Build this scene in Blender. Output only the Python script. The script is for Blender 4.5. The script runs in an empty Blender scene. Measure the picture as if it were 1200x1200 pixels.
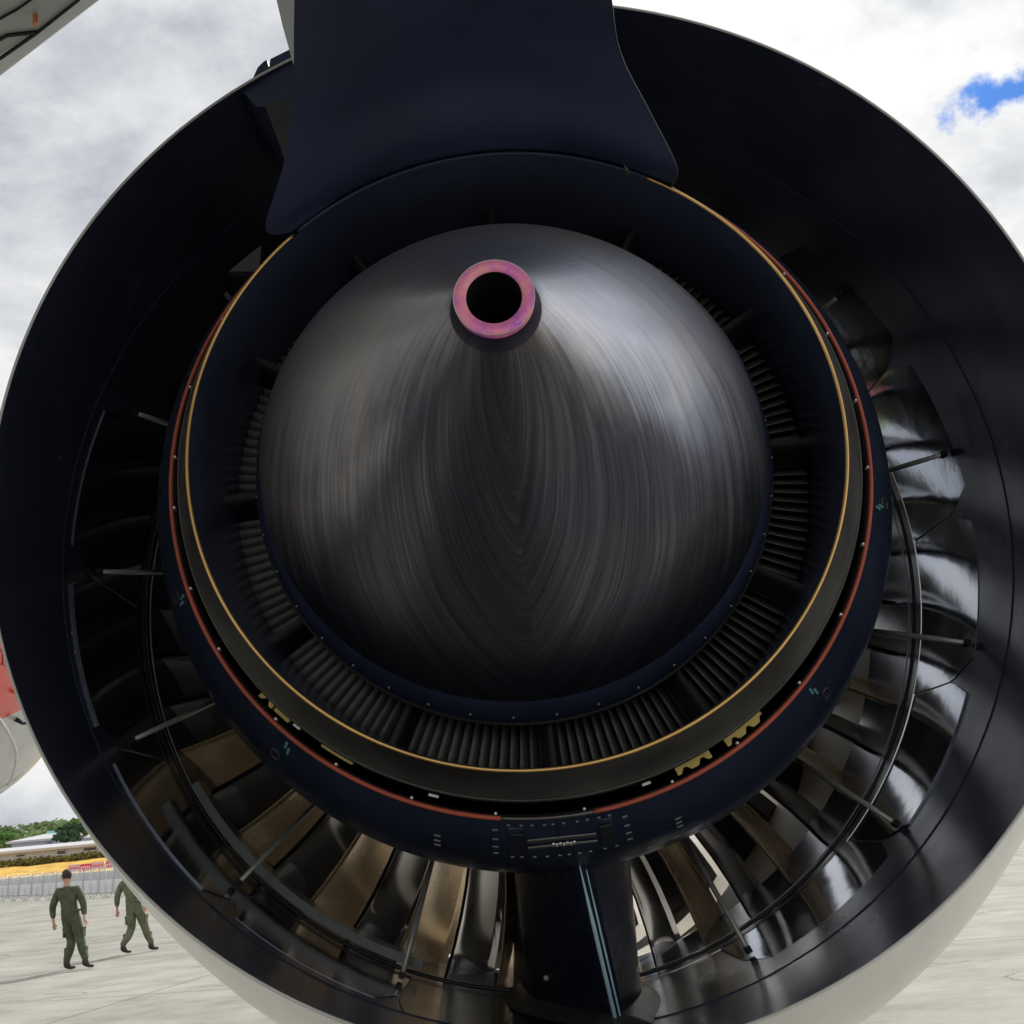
import bpy, bmesh, math, random
import mathutils
from mathutils import Vector, Matrix, noise as mnoise
R_ = math.radians
PI = math.pi
random.seed(7)
scn = bpy.context.scene
COL = scn.collection

# ------------------------------------------------------------------ camera
CAMZ = 1.8
PITCH, YAW, ROLL, FPX = 0.2695, -0.034, -0.09, 1338.0
cp, sp, cy, sy = math.cos(PITCH), math.sin(PITCH), math.cos(YAW), math.sin(YAW)
Fv = Vector((sy*cp, cy*cp, sp)); R0 = Vector((cy, -sy, 0)); U0 = R0.cross(Fv)
Rv = R0*math.cos(ROLL) + U0*math.sin(ROLL); Uv = -R0*math.sin(ROLL) + U0*math.cos(ROLL)
CAM = Vector((0, 0, CAMZ))
cam = bpy.data.objects.new('camera', bpy.data.cameras.new('camera')); COL.objects.link(cam)
M = Matrix((Rv, Uv, -Fv)).transposed().to_4x4(); M.translation = CAM
cam.matrix_world = M
cam.data.lens = FPX/1200*36; cam.data.sensor_width = 36
cam.data.clip_start = 0.02; cam.data.clip_end = 9000
scn.camera = cam
def ray(x, y): return (Fv*FPX + Rv*(x-600) - Uv*(y-600)).normalized()
def at_z(x, y, z): d = ray(x, y); return CAM + d*((z-CAMZ)/d.z)
def at_y(x, y, Y): d = ray(x, y); return CAM + d*(Y/d.y)

# ------------------------------------------------------------------ view, world, sun
scn.view_settings.view_transform = 'Standard'; scn.view_settings.look = 'None'
scn.view_settings.gamma = 1; scn.view_settings.use_curve_mapping = False
scn.view_settings.exposure = 0.3
SUN_EL, SUN_AZ = R_(42), R_(18)       # azimuth measured clockwise from +Y (ahead, a little to the right)
sun = bpy.data.objects.new('sun', bpy.data.lights.new('sun', 'SUN')); COL.objects.link(sun)
sun.data.energy = 3.2; sun.data.angle = R_(0.6); sun.data.color = (1, .96, .88)
sd = Vector((math.sin(SUN_AZ)*math.cos(SUN_EL), math.cos(SUN_AZ)*math.cos(SUN_EL), math.sin(SUN_EL)))
sun.rotation_euler = sd.to_track_quat('Z', 'Y').to_euler()

class NT:
    def __init__(s, nt): s.nt = nt
    def n(s, t, **k):
        o = s.nt.nodes.new(t)
        for a, v in k.items():
            if a.startswith('i_'):
                key = a[2:]
                key = int(key) if key.isdigit() else key.replace('_', ' ')
                o.inputs[key].default_value = v
            else: setattr(o, a, v)
        return o
    def l(s, a, b): s.nt.links.new(a, b)
    def math(s, op, a, b=None, c=None):
        o = s.nt.nodes.new('ShaderNodeMath'); o.operation = op
        for i, v in enumerate((a, b, c)):
            if v is None: continue
            if hasattr(v, 'is_output'): s.l(v, o.inputs[i])
            else: o.inputs[i].default_value = v
        return o.outputs[0]
    def ramp(s, fac, stops):
        o = s.nt.nodes.new('ShaderNodeValToRGB'); e = o.color_ramp.elements
        while len(e) < len(stops): e.new(.5)
        for i, (p, c) in enumerate(stops):
            e[i].position = p; e[i].color = (*c, 1) if len(c) == 3 else c
        s.l(fac, o.inputs[0]); return o.outputs[0]
    def mix(s, fac, a, b):
        o = s.nt.nodes.new('ShaderNodeMix'); o.data_type = 'RGBA'
        for k, v in ((0, fac), (6, a), (7, b)):
            if hasattr(v, 'is_output'): s.l(v, o.inputs[k])
            else: o.inputs[k].default_value = (*v, 1) if isinstance(v, tuple) and len(v) == 3 else v
        return o.outputs[2]

world = bpy.data.worlds.new('World'); scn.world = world; world.use_nodes = True
w = NT(world.node_tree); world.node_tree.nodes.clear()
out = w.n('ShaderNodeOutputWorld'); bg = w.n('ShaderNodeBackground', i_Strength=0.1)
sky = w.n('ShaderNodeTexSky'); sky.sky_type = 'NISHITA'; sky.sun_disc = False
sky.sun_elevation = SUN_EL; sky.sun_rotation = SUN_AZ
tc = w.n('ShaderNodeTexCoord')
n1 = w.n('ShaderNodeTexNoise', i_Scale=2.6, i_Detail=9.0, i_Roughness=.56, i_Distortion=.35)
mp = w.n('ShaderNodeMapping'); mp.inputs['Scale'].default_value = (1, 1, 1.7); mp.inputs['Location'].default_value = (.35, .2, .15)
w.l(tc.outputs['Generated'], mp.inputs[0]); w.l(mp.outputs[0], n1.inputs['Vector'])
n2 = w.n('ShaderNodeTexNoise', i_Scale=6.5, i_Detail=10.0, i_Roughness=.6, i_Distortion=.2)
w.l(mp.outputs[0], n2.inputs['Vector'])
szz = w.n('ShaderNodeSeparateXYZ'); w.l(tc.outputs['Generated'], szz.inputs[0])
low = w.math('MULTIPLY_ADD', w.math('POWER', w.math('SUBTRACT', 1, w.math('ABSOLUTE', szz.outputs[2])), 5.0), .075, -.21)   # cloud layers pile up white towards the horizon
tone0 = w.math('ADD', w.math('MULTIPLY', n1.outputs[0], .84), w.math('MULTIPLY', n2.outputs[0], .58))
tone = w.math('ADD', tone0, low)
ccol = w.ramp(tone, [(.34, (4.0, 4.2, 4.7)), (.44, (5.7, 5.9, 6.2)), (.515, (7.1, 7.2, 7.3)), (.585, (8.4, 8.35, 8.2))])
dts = w.n('ShaderNodeVectorMath', operation='DOT_PRODUCT'); w.l(tc.outputs['Generated'], dts.inputs[0]); dts.inputs[1].default_value = sd
aur = w.math('MULTIPLY_ADD', w.math('POWER', w.math('MAXIMUM', dts.outputs['Value'], 0), 18.0), .10, .94)     # clouds are brighter round the sun
ca = w.n('ShaderNodeVectorMath', operation='SCALE'); w.l(ccol, ca.inputs[0]); w.l(aur, ca.inputs['Scale']); ccol = ca.outputs[0]
# gap of blue between the clouds, ragged edges
hole = ray(1185, 108)
dn = w.n('ShaderNodeVectorMath', operation='SUBTRACT'); w.l(tc.outputs['Generated'], dn.inputs[0]); dn.inputs[1].default_value = hole
sc = w.n('ShaderNodeVectorMath', operation='MULTIPLY'); w.l(dn.outputs[0], sc.inputs[0]); sc.inputs[1].default_value = (14, 14, 42)
ln = w.n('ShaderNodeVectorMath', operation='LENGTH'); w.l(sc.outputs[0], ln.inputs[0])
n3 = w.n('ShaderNodeTexNoise', i_Scale=11.0, i_Detail=9.0, i_Roughness=.62); w.l(tc.outputs['Generated'], n3.inputs['Vector'])
e1 = w.math('SUBTRACT', w.math('MULTIPLY_ADD', n3.outputs[0], 3.2, -.62), ln.outputs['Value'])
gap = w.n('ShaderNodeMapRange', interpolation_type='SMOOTHSTEP'); w.l(e1, gap.inputs[0])
gap.inputs[1].default_value = .05; gap.inputs[2].default_value = .5
g2 = w.n('ShaderNodeMapRange', interpolation_type='SMOOTHSTEP'); w.l(n1.outputs[0], g2.inputs[0])
g2.inputs[1].default_value = .30; g2.inputs[2].default_value = .24
gm = w.math('MAXIMUM', gap.outputs[0], g2.outputs[0])
blue = w.n('ShaderNodeVectorMath', operation='MULTIPLY'); w.l(sky.outputs[0], blue.inputs[0]); blue.inputs[1].default_value = (.09, .24, .62)
w.l(w.mix(gm, ccol, blue.outputs[0]), bg.inputs[0]); w.l(bg.outputs[0], out.inputs[0])

# ------------------------------------------------------------------ materials
def mat(name, base, rough=.5, metal=0., var=.12, scale=6., bump=0., bscale=40., coat=0., spec=None, rvar=0., stretch=None, edge=None):
    m = bpy.data.materials.new(name); m.use_nodes = True; t = NT(m.node_tree)
    p = m.node_tree.nodes['Principled BSDF']
    co = t.n('ShaderNodeTexCoord').outputs['Object']
    if stretch:
        mpn = t.n('ShaderNodeMapping'); mpn.inputs['Scale'].default_value = stretch; t.l(co, mpn.inputs[0]); co = mpn.outputs[0]
    nz = t.n('ShaderNodeTexNoise', i_Scale=scale, i_Detail=6.0, i_Roughness=.6); t.l(co, nz.inputs['Vector'])
    a = tuple(max(0, c*(1-var)) for c in base); b = tuple(min(1, c*(1+var)) for c in base)
    t.l(t.ramp(nz.outputs[0], [(.3, a), (.7, b)]), p.inputs['Base Color'])
    p.inputs['Roughness'].default_value = rough; p.inputs['Metallic'].default_value = metal
    if rvar:
        mr = t.n('ShaderNodeMapRange'); t.l(nz.outputs[0], mr.inputs[0])
        mr.inputs[1].default_value = .3; mr.inputs[2].default_value = .7; mr.inputs[3].default_value = rough-rvar; mr.inputs[4].default_value = rough+rvar
        t.l(mr.outputs[0], p.inputs['Roughness'])
    if coat: p.inputs['Coat Weight'].default_value = coat; p.inputs['Coat Roughness'].default_value = .08
    if spec is not None: p.inputs['Specular IOR Level'].default_value = spec
    if bump:
        nb = t.n('ShaderNodeTexNoise', i_Scale=bscale, i_Detail=4.0); t.l(co, nb.inputs['Vector'])
        bp = t.n('ShaderNodeBump', i_Strength=bump, i_Distance=.02); t.l(nb.outputs[0], bp.inputs['Height']); t.l(bp.outputs[0], p.inputs['Normal'])
    return m

MT = dict(
    navy=mat('navy_paint', (.028, .037, .086), .5, var=.25, scale=3, rvar=.08),
    wall=mat('duct_lining', (.060, .074, .130), .24, metal=.30, var=.2, scale=5, rvar=.04, bump=.05, bscale=9),
    door=mat('door_gloss', (.27, .305, .38), .10, metal=.9, var=.2, scale=7, rvar=.03, bump=.05, bscale=7, coat=.3),
    cowl=mat('core_cowl_paint', (.017, .023, .044), .28, var=.3, scale=4, rvar=.08),
    nozzle=mat('nozzle_metal', (.15, .145, .14), .42, metal=.85, var=.2, scale=5, rvar=.1),
    black=mat('soot_black', (.010, .011, .015), .6, var=.3),
    gold=mat('gold_edge', (.75, .47, .18), .3, metal=1., var=.15, scale=4),
    red=mat('red_seal', (.42, .085, .05), .45, var=.2, scale=3),
    blade=mat('turbine_blade_metal', (.16, .16, .155), .6, metal=.3, var=.3, scale=20),
    tan=mat('ground_glow_vane', (.88, .60, .33), .27, metal=.35, var=.25, scale=3.5, rvar=.07),  # tan holds the ground's reflected light as a colour
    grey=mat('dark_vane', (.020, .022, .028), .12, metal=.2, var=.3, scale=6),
    fan=mat('fan_titanium', (.05, .05, .055), .3, metal=.8, var=.3),
    rod=mat('link_metal', (.62, .62, .60), .35, metal=.3, var=.15),
    white=mat('nacelle_paint', (.55, .56, .555), .27, metal=.35, var=.07, scale=2.5, coat=.4, bump=.01, bscale=3),
    panel=mat('wing_grey', (.42, .45, .44), .3, var=.12, scale=2.2, bump=.02),
    wingw=mat('wing_white', (.66, .67, .68), .3, var=.06, scale=2),
    seam=mat('seam_dark', (.012, .012, .014), .7),
    redp=mat('red_paint', (.55, .028, .016), .2, var=.12, scale=1.2, coat=.6),
    belly=mat('belly_grey', (.42, .43, .42), .25, var=.12, scale=1.3, coat=.4),
    yellow=mat('yellow_bracket', (.46, .35, .10), .5, metal=.2, var=.2, scale=30),
    blue=mat('sky_glint_edge', (.58, .84, 1.), .4, metal=.0, var=.1),  # sky reflection put into a light blue base colour
    cyan=mat('cyan_stencil', (.08, .24, .27), .5),
    foot=mat('fairing_grey', (.10, .105, .10), .3, metal=.4, var=.25, scale=6),
    amber=mat('amber_lens', (.7, .22, .05), .3),
    liner=mat('acoustic_liner', (.62, .58, .50), .55, var=.1, scale=6),
    floor=mat('floor_panel_metal', (.20, .205, .195), .24, metal=.8, var=.2, scale=5, rvar=.05, bump=.05, bscale=6),
    patch=mat('wall_glint_patch', (.028, .032, .035), .5, var=.3),  # tone stands for a faint reflection on the duct wall
)

def streak_mat():
    m = bpy.data.materials.new('brushed_plug_metal'); m.use_nodes = True; t = NT(m.node_tree)
    p = m.node_tree.nodes['Principled BSDF']
    uv = t.n('ShaderNodeUVMap'); uv.uv_map = 'UVMap'
    sp_ = t.n('ShaderNodeSeparateXYZ'); t.l(uv.outputs[0], sp_.inputs[0])
    u, v = sp_.outputs[0], sp_.outputs[1]        # u: 0 at the top .. 1 at the bottom (mirrored), v: along the cone
    wob = t.n('ShaderNodeTexNoise', i_Scale=4.5, i_Detail=4.0); wc = t.n('ShaderNodeTexCoord'); t.l(wc.outputs['Object'], wob.inputs['Vector'])
    v = t.math('ADD', v, t.math('MULTIPLY', wob.outputs[0], .045))
    q = t.math('SUBTRACT', v, t.math('MULTIPLY', t.math('POWER', u, 2.4), .95))
    cx = t.n('ShaderNodeCombineXYZ'); t.l(q, cx.inputs[0]); t.l(t.math('MULTIPLY', u, .055), cx.inputs[1]); t.l(sp_.outputs[2], cx.inputs[2])
    side = t.n('ShaderNodeTexCoord'); sx = t.n('ShaderNodeSeparateXYZ'); t.l(side.outputs['Object'], sx.inputs[0])
    t.l(t.math('MULTIPLY', t.math('GREATER_THAN', sx.outputs[0], -.045), 3.7), cx.inputs[2])
    a = t.n('ShaderNodeTexNoise', i_Scale=30.0, i_Detail=9.0, i_Roughness=.75, i_Distortion=.0); t.l(cx.outputs[0], a.inputs['Vector'])
    b = t.n('ShaderNodeTexNoise', i_Scale=130.0, i_Detail=3.0, i_Roughness=.6); t.l(cx.outputs[0], b.inputs['Vector'])
    c = t.n('ShaderNodeTexNoise', i_Scale=3.5, i_Detail=5.0); t.l(side.outputs['Object'], c.inputs['Vector'])
    f = t.math('ADD', t.math('MULTIPLY', a.outputs[0], .6), t.math('MULTIPLY', b.outputs[0], .4))
    clean = t.ramp(f, [(.30, (.52, .53, .57)), (.45, (.66, .67, .71)), (.60, (.78, .79, .83))])
    oil_shade = t.ramp(f, [(.38, (.055, .058, .068)), (.5, (.095, .10, .115)), (.60, (.15, .155, .175))])
    # oil streaks; their lower-flank darkness paints in the shaded ground's reflection
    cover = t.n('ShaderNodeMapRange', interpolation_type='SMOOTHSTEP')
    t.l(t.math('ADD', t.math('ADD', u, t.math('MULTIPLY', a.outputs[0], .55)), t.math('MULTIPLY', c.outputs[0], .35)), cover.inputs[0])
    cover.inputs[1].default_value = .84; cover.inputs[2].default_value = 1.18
    col = t.mix(cover.outputs[0], clean, oil_shade)
    tint = t.ramp(c.outputs[0], [(.36, (1., .93, .90)), (.48, (.93, .95, 1.)), (.62, (.84, .85, 1.))])
    mm = t.n('ShaderNodeMix', data_type='RGBA', blend_type='MULTIPLY'); mm.inputs[0].default_value = 1
    t.l(col, mm.inputs[6]); t.l(tint, mm.inputs[7]); t.l(mm.outputs[2], p.inputs['Base Color'])
    p.inputs['Metallic'].default_value = .92
    mr = t.n('ShaderNodeMapRange'); t.l(f, mr.inputs[0]); mr.inputs[1].default_value = .35; mr.inputs[2].default_value = .65
    mr.inputs[3].default_value = .38; mr.inputs[4].default_value = .26; t.l(mr.outputs[0], p.inputs['Roughness'])
    bp = t.n('ShaderNodeBump', i_Strength=.10, i_Distance=.003); t.l(f, bp.inputs['Height']); t.l(bp.outputs[0], p.inputs['Normal'])
    return m
MT['redk'] = mat('dark_red_line', (.22, .01, .01), .5)
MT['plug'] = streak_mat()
def fus_mat():
    m = bpy.data.materials.new('red_over_grey_paint'); m.use_nodes = True; t = NT(m.node_tree)
    p = m.node_tree.nodes['Principled BSDF']; g = t.n('ShaderNodeTexCoord'); sx = t.n('ShaderNodeSeparateXYZ'); t.l(g.outputs['Object'], sx.inputs[0])
    a, b = at_y(0, 839, 8.6), at_y(21, 799, 9.9); k = (b.z-a.z)/(b.y-a.y)
    f = t.math('SUBTRACT', sx.outputs[2], t.math('MULTIPLY_ADD', sx.outputs[1], k, a.z-k*a.y))
    nz = t.n('ShaderNodeTexNoise', i_Scale=1.5, i_Detail=5.0); t.l(g.outputs['Object'], nz.inputs['Vector'])
    gr = t.ramp(nz.outputs[0], [(.35, (.34, .35, .34)), (.65, (.47, .48, .47))]); rd = t.ramp(nz.outputs[0], [(.35, (.50, .018, .010)), (.65, (.66, .035, .02))])
    body = t.mix(t.math('GREATER_THAN', f, 1.25), rd, (.62, .60, .60)); t.l(t.mix(t.math('GREATER_THAN', f, 0), gr, body), p.inputs['Base Color']); p.inputs['Roughness'].default_value = .25; p.inputs['Coat Weight'].default_value = .5
    return m
def iris_mat():
    m = bpy.data.materials.new('heat_tinted_ring'); m.use_nodes = True; t = NT(m.node_tree)
    p = m.node_tree.nodes['Principled BSDF']; co = t.n('ShaderNodeTexCoord')
    a = t.n('ShaderNodeTexNoise', i_Scale=26.0, i_Detail=5.0, i_Roughness=.7); t.l(co.outputs['Object'], a.inputs['Vector'])
    t.l(t.ramp(a.outputs[0], [(.36, (.38, .16, .80)), (.44, (.85, .22, .66)), (.54, (1., .32, .52)), (.66, (1., .46, .42))]), p.inputs['Base Color'])
    p.inputs['Metallic'].default_value = .15; p.inputs['Roughness'].default_value = .35
    return m
MT['iris'] = iris_mat()
MT['collar'] = mat('heat_blued_collar', (.05, .045, .075), .4, metal=.7, var=.3, scale=12)

# ------------------------------------------------------------------ helpers
def new_obj(name, verts, faces, material, parent=None, smooth=True, label=None, kind=None):
    me = bpy.data.meshes.new(name); me.from_pydata([tuple(v) for v in verts], [], faces)
    me.validate(); me.update()
    mats = material if isinstance(material, (list, tuple)) else [material]
    for m in mats: me.materials.append(m)
    if smooth: me.polygons.foreach_set('use_smooth', [True]*len(me.polygons))
    o = bpy.data.objects.new(name, me); COL.objects.link(o)
    if parent is not None: attach(o, parent)
    if label: o['label'] = label
    if kind: o['kind'] = kind
    return o
WM = {}
def attach(o, parent):
    o.parent = parent
    pm = WM.get(parent.name)
    if pm is not None: o.matrix_parent_inverse = pm.inverted()
def thing(name, label, cat, loc, group=None):
    o = bpy.data.objects.new(name, None); COL.objects.link(o); o.location = loc; o.empty_display_size = .2
    o['label'] = label; o['category'] = cat
    if group: o['group'] = group
    WM[o.name] = Matrix.Translation(loc)
    return o
def tag(o, label=None, cat=None, group=None, kind=None):
    if label: o['label'] = label
    if cat: o['category'] = cat
    if group: o['group'] = group
    if kind: o['kind'] = kind
    return o
def box_vf(c, s):
    x, y, z = c; a, b, d = s[0]/2, s[1]/2, s[2]/2
    v = [(x+i*a, y+j*b, z+k*d) for i in (-1, 1) for j in (-1, 1) for k in (-1, 1)]
    f = [(0, 1, 3, 2), (4, 6, 7, 5), (0, 4, 5, 1), (2, 3, 7, 6), (0, 2, 6, 4), (1, 5, 7, 3)]
    return v, f
class MB:
    def __init__(s): s.v = []; s.f = []
    def add(s, v, f):
        o = len(s.v); s.v += [Vector(p) for p in v]; s.f += [tuple(i+o for i in q) for q in f]; return s
    def box(s, c, d): return s.add(*box_vf(c, d))
    def tube(s, pts, r, n=8, closed=False):
        rs = r if isinstance(r, (list, tuple)) else [r]*len(pts)
        pts = [Vector(p) for p in pts]; V = []; Fc = []; m = len(pts); prev = None
        for i, p in enumerate(pts):
            a = pts[(i-1) % m] if (closed or i > 0) else p
            b = pts[(i+1) % m] if (closed or i < m-1) else p
            t = (b-a).normalized()
            ref = prev if prev is not None else (Vector((0, 0, 1)) if abs(t.z) < .9 else Vector((1, 0, 0)))
            x = (ref - t*ref.dot(t)).normalized(); prev = x; y = t.cross(x)
            V += [p + (x*math.cos(2*PI*k/n) + y*math.sin(2*PI*k/n))*rs[i] for k in range(n)]
        for i in range(m if closed else m-1):
            j = (i+1) % m
            for k in range(n):
                Fc.append((i*n+k, i*n+(k+1) % n, j*n+(k+1) % n, j*n+k))
        if not closed:
            Fc.append(tuple(range(n-1, -1, -1))); Fc.append(tuple((m-1)*n+k for k in range(n)))
        return s.add(V, Fc)
    def build(s, name, m, parent=None, **k): return new_obj(name, s.v, s.f, m, parent, **k)
def prism(poly_a, poly_b):
    n = len(poly_a); v = list(poly_a)+list(poly_b)
    f = [tuple(range(n-1, -1, -1)), tuple(range(n, 2*n))] + [(i, (i+1) % n, n+(i+1) % n, n+i) for i in range(n)]
    return v, f

# ------------------------------------------------------------------ engine frame: s = along the axis (forward), r = radius, az = angle
K = 0.72
def basis(s):
    wgt = min(1, max(0, (s+.92)/.75)); b = -.012 - .043*wgt; a = .004 - .044*wgt
    n = Vector((math.sin(b)*math.cos(a), math.cos(b)*math.cos(a), math.sin(a)))
    x = Vector((math.cos(b), -math.sin(b), 0)); return x, n, x.cross(n)
def centre(s, duct=0):
    c = Vector((-.0617, 2.8023+s, .9195-.006*s))
    if duct == 1: c += Vector((.062-.07*s, 0, .004))
    if duct == 3: c += Vector((-.019*max(0, s+.9), 0, -.004*max(0, s+.9)))
    if duct == 2: c += Vector((.062+.025*s, 0, .004-.012*s))
    return CAM + c*K
def P(s, r, az, duct=0):
    x, n, z = basis(s); a = R_(az)
    return centre(s, duct) + (x*math.cos(a)+z*math.sin(a))*(r*K)
def frame(s, az, duct=0):           # local x = radial, y = forward, z = tangential
    x, n, z = basis(s); a = R_(az)
    rad = x*math.cos(a)+z*math.sin(a); tan = -x*math.sin(a)+z*math.cos(a)
    m = Matrix((rad*K, n*K, tan*K)).transposed().to_4x4(); m.translation = centre(s, duct); return m
def revolve(prof, duct=0, n=192, closed_profile=False, az0=0, az1=360):
    full = abs(az1-az0) >= 360; cols = n if full else n+1
    V = [P(s, r, az0+(az1-az0)*k/n, duct) for s, r in prof for k in range(cols)]; Fc = []
    m = len(prof)
    for i in range(m if closed_profile else m-1):
        j = (i+1) % m
        for k in range(n):
            k2 = (k+1) % cols
            Fc.append((i*cols+k, i*cols+k2, j*cols+k2, j*cols+k))
    return V, Fc
def smoothprof(pts, sub=6):
    out = []
    for i in range(len(pts)-1):
        p0 = pts[max(i-1, 0)]; p1 = pts[i]; p2 = pts[i+1]; p3 = pts[min(i+2, len(pts)-1)]
        for k in range(sub):
            t = k/sub
            out.append(tuple(.5*((2*p1[j]) + (-p0[j]+p2[j])*t + (2*p0[j]-5*p1[j]+4*p2[j]-p3[j])*t*t + (-p0[j]+3*p1[j]-3*p2[j]+p3[j])*t**3) for j in (0, 1)))
    out.append(pts[-1]); return out
def ring_tube(name, s, r, tr, m, parent, duct=0, n=192, az0=0, az1=360, **k):
    mb = MB(); cl = az1-az0 >= 360
    mb.tube([P(s, r, az0+(az1-az0)*i/n, duct) for i in range(n if cl else n+1)], tr*K, 8, closed=cl)
    return mb.build(name, m, parent, **k)
def hit_rev(x, y, prof, duct=0):    # nearest point where the sight line meets a surface of revolution -> (s, az, r)
    d = ray(x, y); last = None
    t = .3
    while t < 6:
        p = CAM + d*t; q = p-centre(0, duct)
        s = (p.y-CAM.y)/K-2.8023
        for _ in range(2):
            X, n, Z = basis(s); q = p-centre(s, duct); s += q.dot(n)/K
        q = p-centre(s, duct); rr = math.hypot(q.dot(X), q.dot(Z))/K
        if prof[0][0] <= s <= prof[-1][0]:
            for (s0, r0), (s1, r1) in zip(prof, prof[1:]):
                if s0 <= s <= s1:
                    rp = r0+(r1-r0)*(s-s0)/(s1-s0+1e-9); g = rr-rp
                    if last is not None and last*g < 0: return s, math.degrees(math.atan2(q.dot(Z), q.dot(X))), rp
                    last = g; break
        t += .003
    return None

# ------------------------------------------------------------------ profiles
WALL = smoothprof([(0, 1.42), (.35, 1.45), (.75, 1.468), (1.3, 1.475), (1.9, 1.47), (2.4, 1.46), (3.0, 1.40), (3.6, 1.37), (3.95, 1.45), (4.05, 1.53)], 5)
SKIN = smoothprof([(0, 1.427), (.3, 1.528), (.7, 1.65), (1.2, 1.775), (1.8, 1.86), (2.4, 1.89), (3.1, 1.86), (3.6, 1.79), (3.92, 1.69), (4.05, 1.60)], 5)
COWL = smoothprof([(.017, .905), (.10, .962), (.2, 1.005), (.32, 1.03), (.5, 1.042), (.8, 1.04), (1.2, 1.01), (1.7, .93), (2.3, .80)], 6)
PLUG = smoothprof([(-.90, .074), (-.88, .079), (-.855, .090), (-.81, .121), (-.70, .205), (-.56, .318), (-.44, .412), (-.32, .500), (-.21, .568), (-.12, .618), (-.04, .652), (.03, .669), (.10, .672), (.18, .63)], 7)

# ================================================================== the setting
def ground_mat():
    m = bpy.data.materials.new('pale_concrete'); m.use_nodes = True; t = NT(m.node_tree)
    p = m.node_tree.nodes['Principled BSDF']; co = t.n('ShaderNodeTexCoord').outputs['Object']
    a = t.n('ShaderNodeTexNoise', i_Scale=.35, i_Detail=8.0, i_Roughness=.65); t.l(co, a.inputs['Vector'])
    ms = t.n('ShaderNodeMapping'); ms.inputs['Scale'].default_value = (.8, 1.0, 1); ms.inputs['Rotation'].default_value = (0, 0, .12); t.l(co, ms.inputs[0])
    b = t.n('ShaderNodeTexNoise', i_Scale=1.1, i_Detail=7.0, i_Roughness=.7); t.l(ms.outputs[0], b.inputs['Vector'])
    c = t.n('ShaderNodeTexNoise', i_Scale=60.0, i_Detail=3.0); t.l(co, c.inputs['Vector'])
    f = t.math('ADD', t.math('MULTIPLY', a.outputs[0], .45), t.math('ADD', t.math('MULTIPLY', b.outputs[0], .4), t.math('MULTIPLY', c.outputs[0], .15)))
    col = t.ramp(f, [(.38, (.17, .165, .145)), (.46, (.25, .245, .215)), (.54, (.32, .312, .275)), (.62, (.37, .362, .32))])
    # wandering cracks
    md = t.n('ShaderNodeMapping'); md.inputs['Scale'].default_value = (.10, .22, 1); md.inputs['Rotation'].default_value = (0, 0, .2); t.l(co, md.inputs[0])
    nd = t.n('ShaderNodeTexNoise', i_Scale=.6, i_Detail=5.0); t.l(co, nd.inputs['Vector'])
    ad = t.n('ShaderNodeVectorMath', operation='ADD'); t.l(md.outputs[0], ad.inputs[0])
    sc_ = t.n('ShaderNodeVectorMath', operation='SCALE'); t.l(nd.outputs['Color'], sc_.inputs[0]); sc_.inputs['Scale'].default_value = .22; t.l(sc_.outputs[0], ad.inputs[1])
    # slab joints and dark rubber marks
    br = t.n('ShaderNodeTexBrick', i_Scale=1.0); br.offset = 0; br.inputs['Brick Width'].default_value = 7.5; br.inputs['Row Height'].default_value = 6.0; br.inputs['Mortar Size'].default_value = .03
    for q_, v_ in (('Color1', (1, 1, 1, 1)), ('Color2', (.93, .93, .92, 1)), ('Mortar', (.45, .44, .42, 1))): br.inputs[q_].default_value = v_
    mb_ = t.n('ShaderNodeMapping'); mb_.inputs['Rotation'].default_value = (0, 0, .16); mb_.inputs['Location'].default_value = (1.5, 2.2, 0); t.l(co, mb_.inputs[0]); t.l(mb_.outputs[0], br.inputs['Vector'])
    mj = t.n('ShaderNodeMix', data_type='RGBA', blend_type='MULTIPLY'); mj.inputs[0].default_value = .8; t.l(col, mj.inputs[6]); t.l(br.outputs[0], mj.inputs[7]); col = mj.outputs[2]
    vo = t.n('ShaderNodeTexVoronoi', feature='DISTANCE_TO_EDGE', i_Scale=1.0); t.l(ad.outputs[0], vo.inputs['Vector'])
    cr = t.ramp(vo.outputs['Distance'], [(0, (.3, .3, .3)), (.004, (1, 1, 1))])
    mm = t.n('ShaderNodeMix', data_type='RGBA', blend_type='MULTIPLY'); mm.inputs[0].default_value = .8
    t.l(col, mm.inputs[6]); t.l(cr, mm.inputs[7]); t.l(mm.outputs[2], p.inputs['Base Color']); p.inputs['Roughness'].default_value = .85
    bp = t.n('ShaderNodeBump', i_Strength=.3, i_Distance=.02); t.l(c.outputs[0], bp.inputs['Height']); t.l(bp.outputs[0], p.inputs['Normal'])
    return m
gv, gf = [], []
NG = 24
gs = [-3000, -800, -200, -80, -40, -20, 0, 20, 40, 80, 200, 800, 3000]
for y in gs:
    for x in gs: gv.append((x, y, 0))
for j in range(len(gs)-1):
    for i in range(len(gs)-1):
        a = j*len(gs)+i; gf.append((a, a+1, a+1+len(gs), a+len(gs)))
new_obj('apron', gv, gf, ground_mat(), smooth=False, kind='structure', label='pale weathered concrete airfield apron with dark cracks')

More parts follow.
